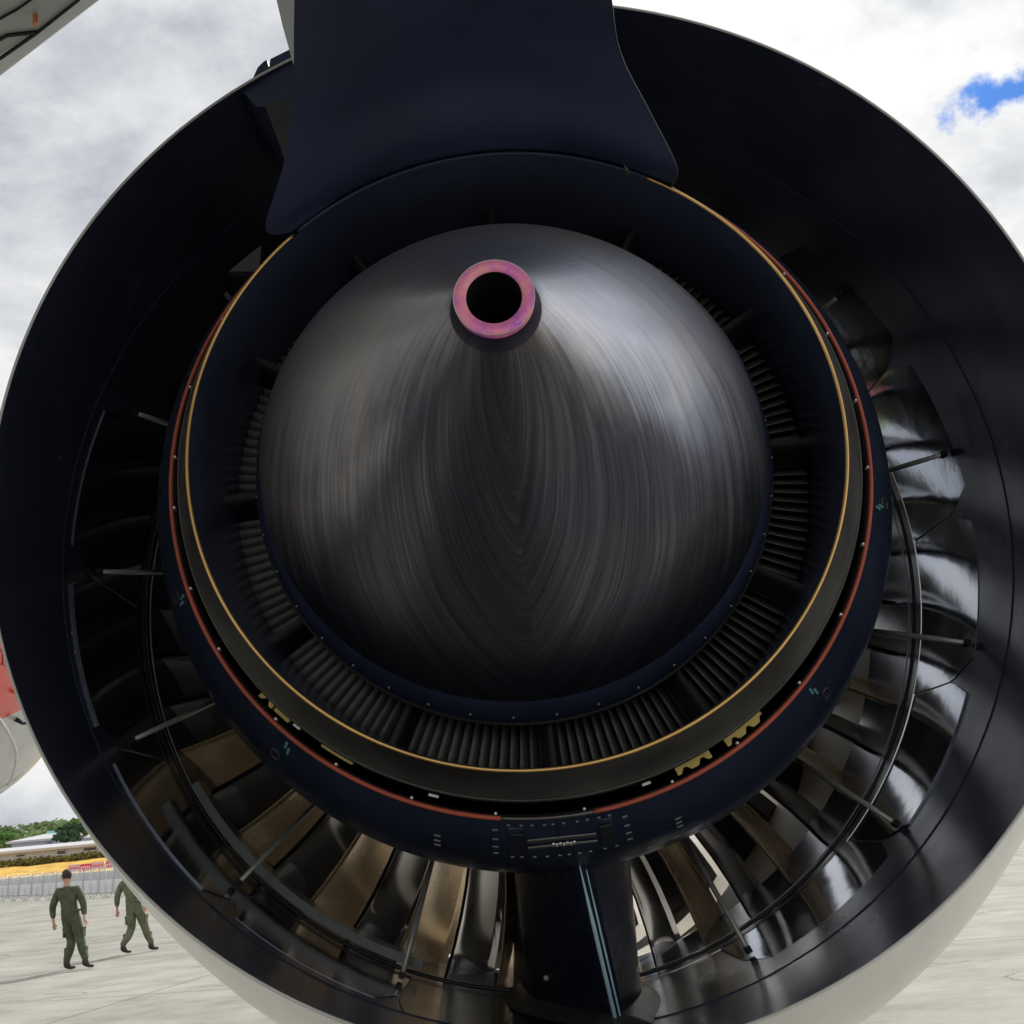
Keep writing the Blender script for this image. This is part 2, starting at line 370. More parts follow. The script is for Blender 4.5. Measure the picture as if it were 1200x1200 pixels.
def terrain(name, m, base_px, top_px, Y0, Y1, label, rough=0, kind='structure', seed=0, extra=0.):
    """a bank or ridge: rises from the ground at Y0 to a crest at Y1 whose height follows top_px (list of (x, y) seen points)"""
    xs = [-400 + i*(1500/90) for i in range(91)]
    def ty(x):
        pts = top_px
        if x <= pts[0][0]: return pts[0][1] + (pts[0][0]-x)*.03
        for (a, b), (c, d) in zip(pts, pts[1:]):
            if a <= x <= c: return b+(d-b)*(x-a)/(c-a)
        return pts[-1][1] - (x-pts[-1][0])*.09
    rows = 9; V = []; Fc = []
    for x in xs:
        crest = at_y(x, ty(x), Y1)
        crest.z = max(.3, crest.z) + (mnoise.noise(Vector((x*.05, seed, 0)))*rough)
        for k in range(rows):
            t = k/(rows-1); z = crest.z*(t*t*(3-2*t)); yy = Y0+(Y1-Y0)*t
            V.append((crest.x*yy/Y1, yy, z-.02*(1-t)+mnoise.noise(Vector((x*.3, k*.7, seed)))*rough*.25*(0 < t)))
        V.append((crest.x*1.2, Y1*1.2, crest.z*.9))
    R1 = rows+1
    for i in range(len(xs)-1):
        for k in range(R1-1): Fc.append((i*R1+k, (i+1)*R1+k, (i+1)*R1+k+1, i*R1+k+1))
    return new_obj(name, V, Fc, m, kind=kind, label=label)
GRASS_Y = mat('dry_yellow_grass', (.60, .36, .055), .9, var=.35, scale=.5, bump=.4, bscale=4)
SCRUB = mat('brown_green_scrub', (.16, .135, .03), .9, var=.4, scale=.8, bump=.5, bscale=5)
HILLM = mat('wooded_hill', (.26, .33, .16), .9, var=.45, scale=.03, bump=.8, bscale=.2)
terrain('grass_bank', GRASS_Y, None, [(0, 1016), (60, 1011), (120, 1004), (200, 998)], 122, 145, 'bank of bright yellow dry grass beyond the fence', rough=.15)
terrain('hills', HILLM, None, [(0, 975), (30, 972), (60, 968), (100, 961), (200, 950)], 360, 620, 'low wooded green hill on the horizon', rough=5, seed=3)

def leaf_clump(mb, c, rx, ry, rz, n, size, rnd):
    for _ in range(n):
        while True:
            p = Vector((rnd.uniform(-1, 1), rnd.uniform(-1, 1), rnd.uniform(-1, 1)))
            if p.length < 1: break
        p *= (.55+.45*rnd.random())
        q = Vector((c[0]+p.x*rx, c[1]+p.y*ry, c[2]+p.z*rz))
        a = Vector((rnd.gauss(0, 1), rnd.gauss(0, 1), rnd.gauss(0, 1))).normalized(); b = a.orthogonal().normalized()
        s_ = size*rnd.uniform(.6, 1.3); o = len(mb.v)
        mb.v += [q+a*s_, q+b*s_, q-a*s_*.8, q-b*s_]; mb.f.append((o, o+1, o+2, o+3))
# scrub along the top of the bank: nobody could count it
rnd = random.Random(4); mb = MB()
for i in range(150):
    x = -60 + i*1.9
    c = at_y(x, 1014-(x*.094)+rnd.uniform(-1, 2), 143)
    leaf_clump(mb, c, 1.3, 1.2, rnd.uniform(.4, .75), 60, .18, rnd)
tag(mb.build('scrub', SCRUB, smooth=False), 'low brown green scrub along the top of the yellow bank', kind='stuff')
# woods over the far hill
mb = MB(); TREEG = mat('hill_leaves', (.20, .27, .12), .9, var=.4, scale=.06)
for i in range(420):
    x = rnd.uniform(-60, 230); yy = rnd.uniform(0, 1)
    ytop = 975-x*.12 if x < 200 else 951
    c = at_y(x, ytop+1+yy*14, 600-yy*120)
    leaf_clump(mb, c, 5, 5, rnd.uniform(2.2, 4.5), 26, 1.5, rnd)
tag(mb.build('woods', TREEG, smooth=False), 'dense woodland covering the far hill', kind='stuff')

# ------------------------------------------------------------------ buildings beyond the bank
WALLM = mat('pale_render', (.48, .51, .62), .8, var=.05, scale=.3); ROOFM = mat('white_sheet_roof', (.50, .50, .53), .5, var=.06, scale=.3)
TEAL = mat('teal_ridge', (.35, .66, .62), .5); GLASSD = mat('dark_window', (.05, .045, .045), .2); TANW = mat('tan_gable', (.5, .42, .34), .8)
def building(label, x0, x1, yb, ye, Y, depth, roofh, windows, roofm=ROOFM, ridge=False, group=None):
    a = at_y(x0, ye, Y); b = at_y(x1, ye - (x1-x0)*.075, Y); ze = (a.z+b.z)/2
    root = thing('hangar', label, 'building', ((a.x+b.x)/2, Y, 0), group)
    cx = (a.x+b.x)/2; wd = b.x-a.x
    MB().box((cx, Y+depth/2, ze/2), (wd, depth, ze)).build('wall', WALLM, root, smooth=False)
    o = .8; v = [(a.x-o, Y-o, ze), (b.x+o, Y-o, ze), (b.x+o, Y+depth+o, ze), (a.x-o, Y+depth+o, ze),
                 (a.x+wd*.06, Y+depth/2, ze+roofh), (b.x-wd*.06, Y+depth/2, ze+roofh)]
    v2 = [(p[0], p[1], p[2]-.35) for p in v[:4]]
    rf = new_obj('roof', v+v2, [(0, 1, 5, 4), (1, 2, 5), (2, 3, 4, 5), (3, 0, 4), (0, 6, 7, 1), (1, 7, 8, 2), (2, 8, 9, 3), (3, 9, 6, 0), (6, 9, 8, 7)], roofm, root, smooth=False)
    if ridge: new_obj('ridge_cap', *box_vf((cx, Y+depth/2, ze+roofh+.1), (wd*.88, 1.6, .5)), TEAL, rf, smooth=False)
    for (wx0, wy0, wx1, wy1) in windows:
        p = at_y(wx0, wy0, Y); q = at_y(wx1, wy1, Y); c = ((p.x+q.x)/2, Y-.03, (p.z+q.z)/2); dx, dz = abs(q.x-p.x), abs(p.z-q.z)
        fr = MB().box((c[0], Y-.05, c[2]+dz/2+.12), (dx+.3, .25, .12)).box((c[0], Y-.05, c[2]-dz/2-.12), (dx+.3, .25, .12)).build('window', WALLM, root, smooth=False)
        k = max(1, int(dx/1.4))
        for i in range(k): new_obj('pane', *box_vf((c[0]-dx/2+(i+.5)*dx/k, Y-.06, c[2]), (dx/k-.1, .1, dz)), GLASSD, fr, smooth=False)
    return root
building('long low pale building with white sloping roof behind the grass bank', -80, 150, 1010, 1004, 165, 22, .7,
         [(19, 1004, 29, 1001.5), (67, 1001, 77, 997), (98, 997, 113, 993)])
building('white roofed hall with teal ridge left of the dark trees', 14, 76, 1000, 986, 205, 26, 1.3, [(55, 988.5, 61, 987)], ridge=True)
building('small gabled house with pale roof right of the dark trees', 93, 135, 988, 984, 225, 12, 2.3, [], roofm=mat('tan_roof', (.52, .45, .38), .7))

def tree(x, ybase, Y, h, rw, label, col):
    b = at_y(x, ybase, Y); root = thing('tree', label, 'tree', (b.x, Y, 0), 'trees beside the halls')
    z0 = b.z; mb = MB(); mb.tube([(b.x, Y, 0), (b.x+.1, Y, z0*.6), (b.x, Y, z0+h*.5)], [.35, .28, .12], 7)
    for k in range(6):
        a = k*1.05; mb.tube([(b.x, Y, z0+h*.1*k*.4), (b.x+math.cos(a)*rw*.6, Y+math.sin(a)*rw*.6, z0+h*(.35+.06*k))], [.13, .04], 5)
    mb.build('trunk', mat('bark', (.12, .08, .05), .9), root)
    cr = MB(); rn = random.Random(int(x*7))
    for _ in range(16):
        a = rn.uniform(0, 2*PI); q = rn.random()**.5*rw*.75
        leaf_clump(cr, (b.x+math.cos(a)*q, Y+math.sin(a)*q, z0+h*rn.uniform(.25, .9)), rw*.38, rw*.38, h*.16, 90, .26, rn)
    cr.build('crown', col, root, smooth=False)
LG1 = mat('leaf_dark', (.045, .10, .04), .8, var=.4, scale=.6); LG2 = mat('leaf_bright', (.12, .24, .05), .8, var=.4, scale=.6)
tree(76, 990, 195, 3.4, 2.2, 'dark green tree touching the end of the teal ridged hall', LG1)
tree(87, 988, 200, 3.0, 2.3, 'dark bushy tree between two others before the house', LG1)
tree(93, 986, 210, 4.0, 2.4, 'bright green tree nearest the small gabled house', LG2)
tree(5, 992, 230, 3.0, 3.0, 'pale green tree at the left edge behind the long building', LG2)
tree(64, 984, 240, 3.0, 3.2, 'pale green tree behind the ridge of the white hall', LG2)

# ------------------------------------------------------------------ fence of steel barriers, white boards, banners
STEEL = mat('galvanised_tube', (.55, .57, .58), .4, metal=.5); BOARDG = mat('grey_board', (.40, .41, .43), .7, var=.1, scale=1); BOARD = mat('white_board', (.80, .80, .82), .6, var=.05)
pA = at_z(-60, 1059, 0); pB = at_z(175, 1050, 0); span = pB-pA; L = span.length; nb = int(L/2.3); ud = span.normalized(); nd_ = Vector((-ud.y, ud.x, 0))
ORD = ['first', 'second', 'third', 'fourth', 'fifth', 'sixth', 'seventh', 'eighth', 'ninth', 'tenth', 'eleventh', 'twelfth', 'thirteenth', 'fourteenth', 'fifteenth', 'sixteenth', 'seventeenth', 'eighteenth']
def px_of(p): d = p-CAM; return 600+FPX*d.dot(Rv)/d.dot(Fv)
def barrier_proto():
    root = thing('crowd_barrier', 'x', 'barrier', (0, 0, 0), 'steel barriers in a row across the apron')
    H = 1.65; W = 2.2
    MB().tube([(-W/2, 0, .22), (-W/2, 0, H-.12), (-W/2+.12, 0, H), (W/2-.12, 0, H), (W/2, 0, H-.12), (W/2, 0, .22)], .028, 6).tube([(-W/2, 0, .22), (W/2, 0, .22)], .024, 6).build('frame', STEEL, root)
    for i in range(1, 12):
        MB().tube([(-W/2+i*W/12, 0, .22), (-W/2+i*W/12, 0, H)], .010 if i != 6 else .026, 5).build('bar', STEEL, root)
    for sx in (-1, 1):
        MB().tube([(sx*W*.42, -.42, .02), (sx*W*.42, 0, .34), (sx*W*.42, .42, .02)], .028, 6).build('foot', STEEL, root)
    return root
def copy_tree(o, parent=None):
    c = o.copy(); COL.objects.link(c)
    if parent is not None: c.parent = parent
    for ch in KIDS.get(o.name, []): copy_tree(ch, c)
    return c
bar0 = barrier_proto(); KIDS = {bar0.name: [c for c in COL.objects if c.parent == bar0]}
nvb = -1; first = True
for i in range(nb):
    p = pA + ud*(2.3*(i+.5)); px = px_of(p)
    if not -9 < px < 152: continue
    o = bar0 if first else copy_tree(bar0); first = False
    o.location = (p.x, p.y, 0); o.rotation_euler.z = math.atan2(ud.y, ud.x) + random.uniform(-.05, .05)
    if 1: nvb += 1; o['label'] = ORD[nvb]+' steel crowd barrier from the left edge of the photo'
bpy.context.view_layer.update()
# white boards behind the fence, low
pb0 = at_z(-60, 1051.5, 0); pb1 = at_z(175, 1044, 0); su = pb1-pb0; nbd = int(su.length/3); su.normalize()
nvb = -1
for i in range(nbd):
    if not -16 < px_of(pb0+su*(3*(i+.5))) < 148: continue
    p = pb0+su*(3*(i+.5)); v, f = box_vf((0, 0, .42), (2.92, .18, .84)); t2 = MB(); t2.add(v, f).box((0, 0, .03), (2.92, .42, .06))
    o = thing('hoarding', 'x', 'board', (0, 0, 0)); t2.build('lower_panel', BOARD, o, smooth=False)
    MB().box((0, .03, 1.12), (2.94, .06, .60)).build('upper_panel', BOARDG, o, smooth=False); o.location = (p.x, p.y, 0); o.rotation_euler.z = math.atan2(su.y, su.x)
    px = px_of(p); vb_ = True
    if vb_: nvb += 1
    tag(o, (ORD[nvb]+' white and grey board from the left edge, behind the steel barriers') if vb_ else 'white and grey board out of the photo beside the row behind the barriers', 'board', 'white and grey boards behind the barriers')
BAN = mat('banner_red', (.75, .09, .09), .6); BANP = mat('banner_pink', (.80, .42, .42), .6); BANW = mat('banner_white', (.85, .75, .75), .6)
for i, (x0, x1, yt, lab) in enumerate([(80, 93, 1013.5, 'pale pink banner nearest the walker with white stripes'), (94, 107, 1012.5, 'red banner between the two paler banners'), (108, 122, 1010.5, 'pale pink banner with white lettering marks'), (124, 140, 1009, 'bright red banner beside the engine cowling')]):
    Y = 108; a = at_y(x0, yt+8.5, Y); b = at_y(x1, yt+7.8, Y); h = 8/FPX*Y
    root = thing('banner', lab, 'banner', ((a.x+b.x)/2, Y, 0))
    zc = (a.z+b.z)/2+h/2; MB().box(((a.x+b.x)/2, Y, zc), (b.x-a.x, .05, h)).build('cloth', (BANP, BAN, BANP, BAN)[i], root, smooth=False)
    for sx in (a.x, b.x): MB().tube([(sx, Y+.06, 0), (sx, Y+.06, zc+h/2)], .04, 6).build('pole', STEEL, root)
    n = 5
    for k in range(n):
        xx = a.x+(b.x-a.x)*(k+.7)/(n+.5); new_obj('print_mark', *box_vf((xx, Y-.035, zc+.02*((k % 2)-.5)), ((b.x-a.x)/n*.5, .012, h*.3)), (BAN, BANW, BAN, BANW)[i], root, smooth=False)

# ================================================================== the airliner
base = centre(0); base.z = 0
air = thing('airliner', 'airliner seen from under its wing into the huge dark exhaust of its engine', 'airliner', base)

# nacelle -----------------------------------------------------------
nac = new_obj('nacelle', *revolve(SKIN, 2), MT['white'], air, label='pale glossy outer skin of the engine nacelle')
duct = new_obj('fan_duct', *revolve([q for q in WALL if q[0] <= 1.46], 1), MT['wall'], air, label='dark navy inner wall of the fan duct')
new_obj('vane_shroud', *revolve([(1.45, 1.478), (1.6, 1.472), (2.02, 1.468)], 1), MT['wall'], duct)
new_obj('fan_case', *revolve([(2.0, 1.4685)]+[q for q in WALL if q[0] > 2.01]+[(4.05, 1.60)], 1), MT['liner'], duct, label='light grey acoustic lining ahead of the dark wall')
new_obj('nozzle_rim', *revolve([(0, 1.42), (-.004, 1.422), (-.004, 1.426), (0, 1.4275)], 1), MT['rod'], nac)
for s_ in (.62,):
    ring_tube('seam_line', s_, dict(WALL).get(s_, None) or (1.427 if s_ < .1 else 1.4625), .0022, MT['navy'], duct, 1)
# blocker doors: centred on the drag links
def wall_r(s):
    for (s0, r0), (s1, r1) in zip(WALL, WALL[1:]):
        if s0 <= s <= s1: return r0+(r1-r0)*(s-s0)/(s1-s0)
    return WALL[-1][1]
DOORS = [34.5, 11.5, -11.5, -34.5, -57.5, -122.5, -145.5, -168.5, 168.5]
def door(azc, half=11.35, s0=None, s1=1.42, tilt=0., name='blocker_door', m=None):
    NU, NV = 14, 12; V = []; Fc = []
    if s0 is None: s0 = .80+.10*math.cos(R_(azc))
    for lay in (0, 1):
        for j in range(NV+1):
            v = j/NV; s = s0+(s1-s0)*v
            hw = half if v > .3 else half*(.80+.20*(v/.3))
            for i in range(NU+1):
                u = -1+2*i/NU
                rr = wall_r(s)+.003-(.0065 if lay == 0 else 0)+tilt*(v-.5)*.008 + .006*math.cos(u*PI/2)*lay*0
                V.append(P(s, rr, azc+u*hw, 1))
    W_ = NU+1; S = W_*(NV+1)
    for j in range(NV):
        for i in range(NU):
            a = j*W_+i
            Fc.append((a, a+1, a+1+W_, a+W_)); Fc.append((S+a, S+a+W_, S+a+1+W_, S+a+1))
    for i in range(NU):
        Fc.append((i, S+i, S+i+1, i+1)); a = NV*W_+i; Fc.append((a, a+1, S+a+1, S+a))
    for j in range(NV):
        a = j*W_; Fc.append((a, a+W_, S+a+W_, S+a)); a = j*W_+NU; Fc.append((a, S+a, S+a+W_, a+W_))
    o = new_obj(name, V, Fc, m or MT['door'], duct)
    md = o.modifiers.new('b', 'EDGE_SPLIT'); md.split_angle = R_(40)
for a in DOORS: door(a, tilt=random.uniform(-1, 1))
for a, h_, s0_ in ((-76.5, 7.3, .62), (-104.5, 6.4, .62)): door(a, h_, s0_, 1.40, name='floor_panel', m=MT['floor'])
ring_tube('door_frame_ring', 1.47, 1.460, .0065, MT['grey'], duct, 1, az0=-267, az1=87)
ring_tube('door_frame_ring', 1.53, 1.462, .003, MT['rod'], duct, 1, az0=-267, az1=87)
# box rail along the lower left
mb = MB(); n = 40
prof = [(1.36, 1.43), (1.36, 1.40), (1.44, 1.395), (1.44, 1.43)]
v, f = revolve(prof, 1, n=n, closed_profile=True, az0=-152, az1=-110); mb.add(v, f)
mb.add([P(s, r, -110, 1) for s, r in prof], [(0, 1, 2, 3)]); mb.add([P(s, r, -152, 1) for s, r in prof], [(3, 2, 1, 0)])
mb.build('edge_rail', MT['foot'], duct, smooth=False)
# drag links -----------------------------------------------------------
LINKS = [((205, 500), (162, 485)), ((183, 671), (120, 670)), ((242, 827), (158, 866)), ((360, 952), (282, 1032)), ((507, 1008), (472, 1140)),
         ((803, 982), (875, 1110)), ((943, 896), (1047, 963)), ((1030, 740), (1130, 753)), ((1043, 551), (1103, 533)), ((958, 367), (981, 349)), ((275, 357), (263, 343))]
DW = [(s, r-.03) for s, r in WALL]
for i, o_ in LINKS:
    h = hit_rev(*o_, DW, 1)
    if not h: continue
    pe = P(h[0], h[2], h[1], 1)
    d = ray(*i)
    # inner end sits on the cowl, forward of the outer end
    t = .8; best = None
    ps = P(min(h[0]+.35, 1.5), 1.04, h[1], 0)
    pi_ = CAM + d*((ps-CAM).dot(d))
    a2 = P(h[0]+.34, 1.06, h[1], 0)
    dirv = (pi_-pe); pin = pe + dirv*1.12
    mb = MB(); mb.tube([pe, pe+(pin-pe)*.5, pin], [.0062*K*1.3, .0075*K*1.3, .0062*K*1.3], 8)
    lk = mb.build('drag_link', MT['rod'], duct)
    mb = MB(); m4 = frame(h[0], h[1], 1); q = m4.inverted() @ pe
    v, f = box_vf((q.x+.008, q.y, q.z), (.020, .034, .018)); mb.add([m4 @ Vector(p) for p in v], f); mb.build('link_bracket', MT['black'], lk, smooth=False)

# core cowl -----------------------------------------------------------
cowl = new_obj('core_cowl', *revolve(COWL+[]), MT['cowl'], air, label='black navy core cowl around the hot nozzle')
new_obj('cowl_inner_lip', *revolve([(.017, .905), (.02, .893), (.12, .90), (.3, .93)]), MT['black'], cowl)
ring_tube('heat_seal', .012, .903, .0058, MT['red'], cowl, az0=-84, az1=262, n=190, label='orange red seal ring round the cowl edge')
ring_tube('heat_seal', .012, .903, .0050, MT['nozzle'], cowl, az0=-98, az1=-84, n=20)
# exhaust nozzle
noz = new_obj('exhaust_nozzle', *revolve([(-.169, .8035), (-.12, .826), (-.05, .862), (-.045, .868), (-.02, .866), (.10, .86), (.3, .87)]), MT['nozzle'], air, label='dark grey tapering core exhaust nozzle')
noi = new_obj('nozzle_inner_wall', *revolve([(-.169, .799), (-.08, .792), (.05, .79), (.2, .79), (.34, .795), (.6, .80)]), MT['wall'], noz)
ring_tube('nozzle_rim', -.170, .8015, .0046, MT['navy'], noz, az0=60, az1=130, n=60)
ring_tube('nozzle_lip', -.170, .8015, .0048, MT['gold'], noz, n=220, az0=-229, az1=60, label='thin gold rim of the core nozzle')
ring_tube('nozzle_seam', -.052, .863, .0016, MT['foot'], noz)
# small bolts by the seal and brackets in the slot
def plane_hit(x, y, s):
    X, n, Z = basis(s); c = centre(s); d = ray(x, y); t = (c-CAM).dot(n)/d.dot(n); q = CAM+d*t-c
    return math.hypot(q.dot(X), q.dot(Z))/K, math.degrees(math.atan2(q.dot(Z), q.dot(X)))
bolt_v, bolt_f = MB(), None
mbb = MB(); mbb.tube([(0, -.010, 0), (0, .012, 0)], [.0045, .0055], 6); bme = bpy.data.meshes.new('bolt'); bme.from_pydata([tuple(v) for v in mbb.v], [], mbb.f); bme.materials.append(MT['rod'])
def put(name, me, parent, mw):
    o = bpy.data.objects.new(name, me); COL.objects.link(o); attach(o, parent)
    o.matrix_basis = mw; return o
for az in range(-176, 180, 13):
    if 50 < az < 135: continue
    put('bolt', bme, cowl, frame(.006, az+random.uniform(-1, 1)) @ Matrix.Translation((.893, 0, 0)) @ Matrix.Scale(.7, 4))
def bracket(az0, az1, r0, r1, m, s=.02, notch=True, parent=None):
    n = max(3, int((az1-az0)/.55)); A, B = [], []
    for i in range(n+1):
        az = az0+(az1-az0)*i/n; rr = r1 - (.011 if notch and i % 5 in (2, 3) else 0)
        A.append((rr, az)); B.append((r0, az))
    poly = A+B[::-1]; va = [P(s, r, a) for r, a in poly]; vb = [P(s+.02, r, a) for r, a in poly]
    V = va+vb; N = len(poly); Fc = []
    for i in range(n):
        Fc.append((i, i+1, N-2-i, N-1-i)); Fc.append((N+i, 2*N-1-i, 2*N-2-i, N+i+1))
    Fc += [(i, (i+1) % N, N+(i+1) % N, N+i) for i in range(N)]
    return new_obj('bracket', V, Fc, m, parent or cowl, smooth=False)
for (x0, y0), (x1, y1), r0, r1, m in [((855, 878), (898, 843), .866, .888, 'yellow'), ((797, 914), (838, 893), .868, .887, 'yellow'), ((303, 817), (318, 832), .868, .882, 'yellow'), ((320, 835), (336, 850), .868, .880, 'yellow'), ((342, 853), (349, 859), .870, .876, 'rod'), ((372, 882), (408, 905), .870, .876, 'yellow'),
                                     ((500, 942), (512, 944), .872, .878, 'rod'), ((755, 927), (765, 924), .872, .878, 'rod')]:
    a = plane_hit(x0, y0, 0)[1]; b = plane_hit(x1, y1, 0)[1]
    bracket(min(a, b), max(a, b), r0, r1, MT[m], s=-.012, notch=(r1 > .88))
# small fasteners on the duct wall
for x_, y_ in [(88, 722), (91, 734), (96, 741), (92, 752), (98, 757), (88, 764), (97, 771), (94, 779), (100, 781), (103, 792), (84, 742), (983, 1068), (990, 1075), (978, 1080), (996, 1083), (986, 1090), (972, 1094), (965, 1086)]:
    h = hit_rev(x_, y_, WALL, 1)
    if h: put('fastener', bme, duct, frame(h[0], h[1], 1) @ Matrix.Translation((h[2], 0, 0)) @ Matrix.Scale(.5, 4))
# stencils and latch panel on the cowl
CW2 = COWL
def on_cowl(x, y, lift=.002):
    h = hit_rev(x, y, CW2)
    return h
def decal(az, s, w_, h_, m, name='stencil_mark', kind='box', parent=None, lift=.002, th=.003):
    def cr(s):
        for (s0, r0), (s1, r1) in zip(COWL, COWL[1:]):
            if s0 <= s <= s1: return r0+(r1-r0)*(s-s0)/(s1-s0)
        return COWL[0][1]
    if kind == 'box':
        A = [P(s+b, cr(s+b)+lift+t, az+math.degrees(a/.98)) for t in (0, th) for a, b in ((-w_/2, -h_/2), (w_/2, -h_/2), (w_/2, h_/2), (-w_/2, h_/2))]
        return new_obj(name, A, [(3, 2, 1, 0), (4, 5, 6, 7), (0, 1, 5, 4), (1, 2, 6, 5), (2, 3, 7, 6), (3, 0, 4, 7)], m, parent or cowl, smooth=False)
    pts = []
    for k in range(20):
        t = 2*PI*k/20; ca, sa = math.cos(t), math.sin(t)
        a = w_/2*math.copysign(abs(ca)**.7, ca); b = h_/2*math.copysign(abs(sa)**.7, sa)
        pts.append(P(s+b, cr(s+b)+lift, az+math.degrees(a/.98)))
    return MB().tube(pts, .0016*K, 5, closed=True).build(name, m, parent or cowl)
for (x, y), (tx, ty) in [((967, 812), (952, 809)), ((323, 883), (338, 875)), ((1036, 590), (1029, 594)), ((207, 700), (215, 703))]:
    h = on_cowl(x, y)
    if h: decal(h[1], h[0], .026, .036, MT['foot'], kind='ring')
    h = on_cowl(tx, ty)
    if h:
        for k in (-1, 1): decal(h[1]+k*.32, h[0]+k*.007, .007, .018, MT['cyan'])
for x, y in [(513, 983), (795, 962)]:
    h = on_cowl(x, y)
    if h:
        for k in range(3): decal(h[1], h[0]+(k-1)*.022, .016, .004, MT['foot'])
lp = on_cowl(659, 985)
if lp:
    la, ls = lp[1], lp[0]
    plate = decal(la, ls, .26, .10, MT['navy'], name='latch_panel', lift=.001)
    decal(la-6.5, ls, .03, .075, MT['black'], name='latch_recess', lift=.0055); decal(la+6.5, ls, .03, .075, MT['black'], name='latch_recess', lift=.0055)
    decal(la, ls+.012, .17, .008, MT['foot'], name='latch_bar', lift=.0055); decal(la, ls-.015, .17, .008, MT['foot'], name='latch_bar', lift=.0055)
    for k in range(7): decal(la-1.3+k*.5, ls+.0+.003*(k % 2), .006, .008, MT['white'], name='rivet', lift=.006)
    for k in range(10):
        for sg in (-1, 1): decal(la-7.5+k*1.65+random.uniform(-.3, .3), ls+sg*.062, .008, .004, MT['foot'], name='rivet', lift=.003)
    for sg in (-1, 1):
        for k in range(4): decal(la+sg*9.6, ls-.045+.03*k, .014, .005, MT['foot'], name='rivet', lift=.003)
    mb = MB(); mb.tube([P(s_, r_+.0015, la-.4) for s_, r_ in COWL if s_ < .6], .002*K, 5); mb.build('split_line', MT['seam'], cowl)

# exhaust plug -----------------------------------------------------------
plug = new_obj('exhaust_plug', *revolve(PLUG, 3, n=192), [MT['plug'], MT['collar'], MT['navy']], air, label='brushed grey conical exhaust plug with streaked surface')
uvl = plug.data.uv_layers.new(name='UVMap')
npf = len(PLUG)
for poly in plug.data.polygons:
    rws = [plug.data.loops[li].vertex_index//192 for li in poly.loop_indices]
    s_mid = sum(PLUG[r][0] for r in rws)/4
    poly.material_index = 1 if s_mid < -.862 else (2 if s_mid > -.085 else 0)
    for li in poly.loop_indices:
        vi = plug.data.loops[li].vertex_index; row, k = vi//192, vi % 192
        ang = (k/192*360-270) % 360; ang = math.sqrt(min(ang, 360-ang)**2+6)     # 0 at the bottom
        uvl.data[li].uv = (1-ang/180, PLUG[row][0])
new_obj('vent_ring', *revolve([(-.90, .073), (-.918, .0745), (-.9195, .073), (-.9195, .0525), (-.917, .0508)], n=96), MT['iris'], plug, label='flat pink and violet heat tinted ring round the vent hole')
ring_tube('vent_edge', -.919, .0735, .0010, MT['rod'], plug, n=96)
new_obj('vent_bore', *revolve([(-.917, .0508), (-.55, .0495), (-.549, .0005)], n=64), MT['black'], plug)
new_obj('plug_flange', *revolve([(.045, .671), (.05, .677), (.062, .677), (.068, .671)], 3, n=192), MT['foot'], plug)
bmf = bme.copy(); bmf.materials.clear(); bmf.materials.append(MT['foot'])
for k in range(40):
    put('flange_bolt', bmf, plug, frame(.0, k*9+4, 3) @ Matrix.Translation((.664, .0, 0)) @ Matrix.Scale(.6, 4))
# turbine -----------------------------------------------------------
turb = new_obj('turbine_casing', *revolve([(.42, .80), (.42, .55)], n=96), MT['black'], air, label='dark turbine exit behind the plug')
ring_tube('inner_seal', .16, .655, .003, MT['rod'], turb)
new_obj('turbine_hub', *revolve([(.14, .655), (.17, .664), (.3, .664), (.42, .64)], n=128), MT['black'], turb)
mb = MB(); rr = [.652, .70, .75, .795]
for i, r in enumerate(rr):
    tw = .0025*i
    for (y, z) in ((.215, -.0115-tw*.4), (.232, -.0010-tw*.3), (.245, .0085), (.275, .0105), (.262, .0060), (.235, -.0040-tw*.3)):
        mb.v.append(Vector((r, y, z*1.05)))
for i in range(3):
    for k in range(6): mb.f.append((i*6+k, i*6+(k+1) % 6, (i+1)*6+(k+1) % 6, (i+1)*6+k))
mb.f += [(5, 4, 3, 2, 1, 0), (18, 19, 20, 21, 22, 23)]
tbm = bpy.data.meshes.new('turbine_blade'); tbm.from_pydata([tuple(v) for v in mb.v], [], mb.f); tbm.materials.append(MT['blade'])
tbm.polygons.foreach_set('use_smooth', [True]*len(tbm.polygons))
for k in range(180): put('turbine_blade', tbm, turb, frame(0, k*2) )
mb = MB()
for r, wd_ in ((.64, .030), (.72, .034), (.80, .040)):
    for (y, z) in ((.02, 0), (.08, wd_*.5), (.2, wd_), (.33, wd_*.6), (.33, -wd_*.6), (.2, -wd_), (.08, -wd_*.5)): mb.v.append(Vector((r, y+.05, z*.85)))
for i in range(2):
    for k in range(7): mb.f.append((i*7+k, i*7+(k+1) % 7, (i+1)*7+(k+1) % 7, (i+1)*7+k))
stm = bpy.data.meshes.new('turbine_strut'); stm.from_pydata([tuple(v) for v in mb.v], [], mb.f); stm.materials.append(MT['black'])
stm.polygons.foreach_set('use_smooth', [True]*len(stm.polygons))
for k in range(12): put('turbine_strut', stm, turb, frame(0, -180+k*30+1))

